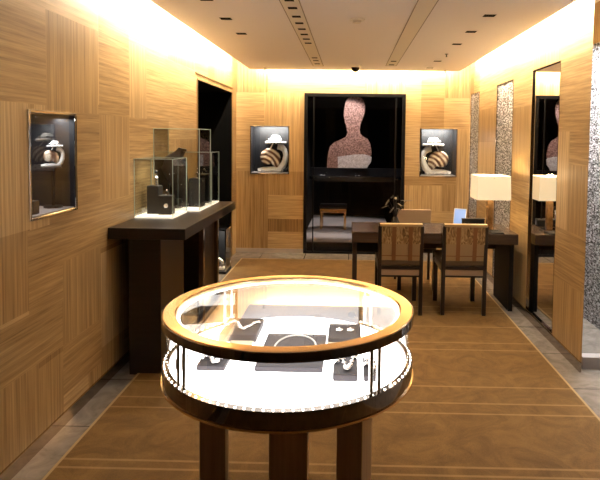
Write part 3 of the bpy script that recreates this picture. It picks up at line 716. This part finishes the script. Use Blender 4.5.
# things on the desk
t = thing('tablet', 'tilted tablet with pale blue screen on the desk', 'tablet', (1.135, 5.70, dz), -.5)
M = Matrix.Rotation(math.radians(-14), 4, 'X')
obj('body', MB().box(-.065, .065, -.004, .004, .0, .17, M), whitem, t)
obj('screen', MB().box(-.058, .058, -.0055, -.004, .008, .162, M), screenm, t)
obj('prop', MB().box(-.03, .03, .0, .07, .0, .004), linerm, t)
t = thing('card_holder', 'wide black card holder on desk beside the tablet', 'desk organiser', (1.275, 5.70, dz))
obj('body', MB().box(-.115, .115, -.03, .03, 0, .07), blackmat, t, bevel=.004)
obj('lid', MB().box(-.117, .117, -.032, .032, .06, .072), linerm, t, bevel=.002)
o = obj('notebook', MB().box(-.055, .055, -.07, .07, 0, .012), blackmat, None, (1.40, 5.25, dz), .003); tag(o, 'thin black notebook at the near right edge of the desk', 'notebook')
o = obj('pen_tray', MB().box(-.14, .14, -.03, .03, 0, .012), smoked, None, (1.18, 5.60, dz), .003); tag(o, 'low bronze pen tray on desk in front of the card holder', 'tray')
t = thing('potted_plant', 'dark leafy plant in a dark vase on the desk', 'plant', (.47, 5.62, dz))
obj('vase', MB().lathe([(0, 0), (.035, 0), (.045, .03), (.03, .07), (.022, .09), (.018, .09), (.018, .06), (0, .06)], n=24), vasem, t)
lf = MB(); st = MB(); rnd = random.Random(5)
for k in range(14):
    a = rnd.uniform(0, 2*PI); h = rnd.uniform(.16, .30); rr = rnd.uniform(.03, .12)
    tip = Vector((rr*math.cos(a), rr*math.sin(a), h)); st.tube([(0, 0, .07), tip*.6+Vector((0, 0, .05)), tip], .0025, 5)
    Mx = Matrix.Translation(tip) @ Matrix.Rotation(a, 4, 'Z') @ Matrix.Rotation(rnd.uniform(-.3, .9), 4, 'Y')
    lf.ball((.03, 0, 0), .042, 8, (1, .32, .06), Mx)
obj('leaves', lf, leafm, t); obj('stems', st, leafm, t)

# ------------------------------------------------------------------ chairs
def make_chair(label):
    t = thing('dining_chair', label, 'chair', group='dark framed chairs at the desk'); t.name = 'desk_chair'
    hw = .205; D = .50; rk = math.radians(4)
    for sx in (-1, 1):
        obj('leg', MB().box(sx*(hw-.018)-.022, sx*(hw-.018)+.018, D-.04, D, 0, .43), chairdark, t, bevel=.003)
        # rear leg runs up as the back post, raked
        mb = MB(); x = sx*(hw-.016)
        prof = [(-.0, 0), (.034, 0), (.034, .45), (.0, .83), (-.03, .83), (-.002, .45)]
        for pr_ in ((x-.018, x+.016),):
            A = [mb.bm.verts.new((pr_[0], y, z)) for y, z in prof]; B = [mb.bm.verts.new((pr_[1], y, z)) for y, z in prof]
            mb.bm.faces.new(A); mb.bm.faces.new(B[::-1])
            for i in range(6): mb.bm.faces.new((A[i], B[i], B[(i+1) % 6], A[(i+1) % 6]))
        obj('back_leg', mb, chairdark, t, bevel=.003)
    obj('seat_frame', MB().box(-hw+.03, hw-.03, .0, .03, .425, .455).box(-hw, -hw+.03, .036, D-.036, .40, .45).box(hw-.03, hw, .036, D-.036, .40, .45).box(-hw+.036, hw-.036, D-.03, D, .40, .45), chairdark, t, bevel=.002)
    obj('rear_apron', MB().box(-hw+.031, hw-.031, .004, .026, .372, .424), beige_up, t)
    obj('stretcher', MB().box(-hw+.031, hw-.031, .002, .028, .355, .371), chairdark, t)
    obj('seat', MB().box(-hw-.002, hw+.002, .036, D+.01, .451, .51), oliveleather, t, bevel=.014)
    Mx = Matrix.Translation((0, .0, .465)) @ Matrix.Rotation(math.radians(5), 4, 'X')
    w = hw-.0285; back = thing('x', '', ''); bpy.data.objects.remove(back)
    obj('back_cushion', MB().box(-w, w, .0, .04, .0, .045, Mx), oliveleather, t, bevel=.008)
    bk = obj('backrest', MB().box(-w, w, .0, .034, .045, .20, Mx), tanleather, t)
    obj('patterned_panel', MB().box(-w, w, -.002, .036, .20, .36, Mx), marbledm, bk)
    w2 = hw-.012
    obj('top_rail', MB().box(-w2, w2, -.004, .040, .36, .385, Mx), toprail, t, bevel=.003)
    obj('seam', MB().box(-w, w, -.0015, .0, .085, .093, Mx), brownleather, bk)
    for x in (-.065, .085): obj('strap', MB().box(x-.018, x+.018, -.006, .0395, .046, .359, Mx), brownleather, bk)
    return t
ch = make_chair('dark framed chair with patterned back, left of the two near ones at desk')
ch.location = (.476, 5.02, .012)
dup(ch, (1.062, 5.04, .012), 0, 'dark framed chair with patterned back, near right end of desk')
# the far chair: plain taupe back
t = thing('desk_chair', 'plain taupe backed chair on the far side of the desk', 'chair', (.73, 6.36, .012), PI, 'chairs seen across the desk'); del t['group']
hw = .205; D = .50
for sx in (-1, 1):
    obj('leg', MB().box(sx*(hw-.018)-.022, sx*(hw-.018)+.018, D-.04, D, 0, .43), chairdark, t, bevel=.003)
    obj('back_leg', MB().box(sx*(hw-.014)-.014, sx*(hw-.014)+.014, 0, .034, 0, .80), chairdark, t, bevel=.003)
obj('seat_frame', MB().box(-hw, hw, .036, D-.037, .40, .45), chairdark, t)
obj('seat', MB().box(-hw, hw, .036, D+.01, .45, .51), oliveleather, t, bevel=.014)
obj('backrest', MB().box(-hw+.0, hw-.0, .035, .075, .50, .815), beige_up, t, bevel=.008)

# ------------------------------------------------------------------ light, camera
wd = bpy.data.worlds.new('world'); C.world = wd; wd.use_nodes = True
wd.node_tree.nodes['Background'].inputs[0].default_value = (.02, .018, .015, 1)

F = 555.0; P_, YAW, ROL = math.radians(3.0), math.radians(1.0), math.radians(.7)
fw = Vector((-math.sin(YAW)*math.cos(P_), math.cos(YAW)*math.cos(P_), -math.sin(P_)))
rt0 = Vector((math.cos(YAW), math.sin(YAW), 0)); up0 = rt0.cross(fw)
rt = rt0*math.cos(ROL)+up0*math.sin(ROL); up = -rt0*math.sin(ROL)+up0*math.cos(ROL)
cam = bpy.data.cameras.new('camera'); co = bpy.data.objects.new('camera', cam); COL.objects.link(co)
mt = Matrix((rt, up, -fw)).transposed().to_4x4(); mt.translation = (0, 0, EYE); co.matrix_world = mt
cam.sensor_width = 36; cam.lens = 36*F/600
cam.shift_x = (300-339.94)/600; cam.shift_y = (166.97-240)/600
cam.clip_start = .02
C.camera = co
C.view_settings.view_transform = 'Standard'; C.view_settings.look = 'None'; C.view_settings.gamma = 1; C.view_settings.use_curve_mapping = False
C.view_settings.exposure = 0.58
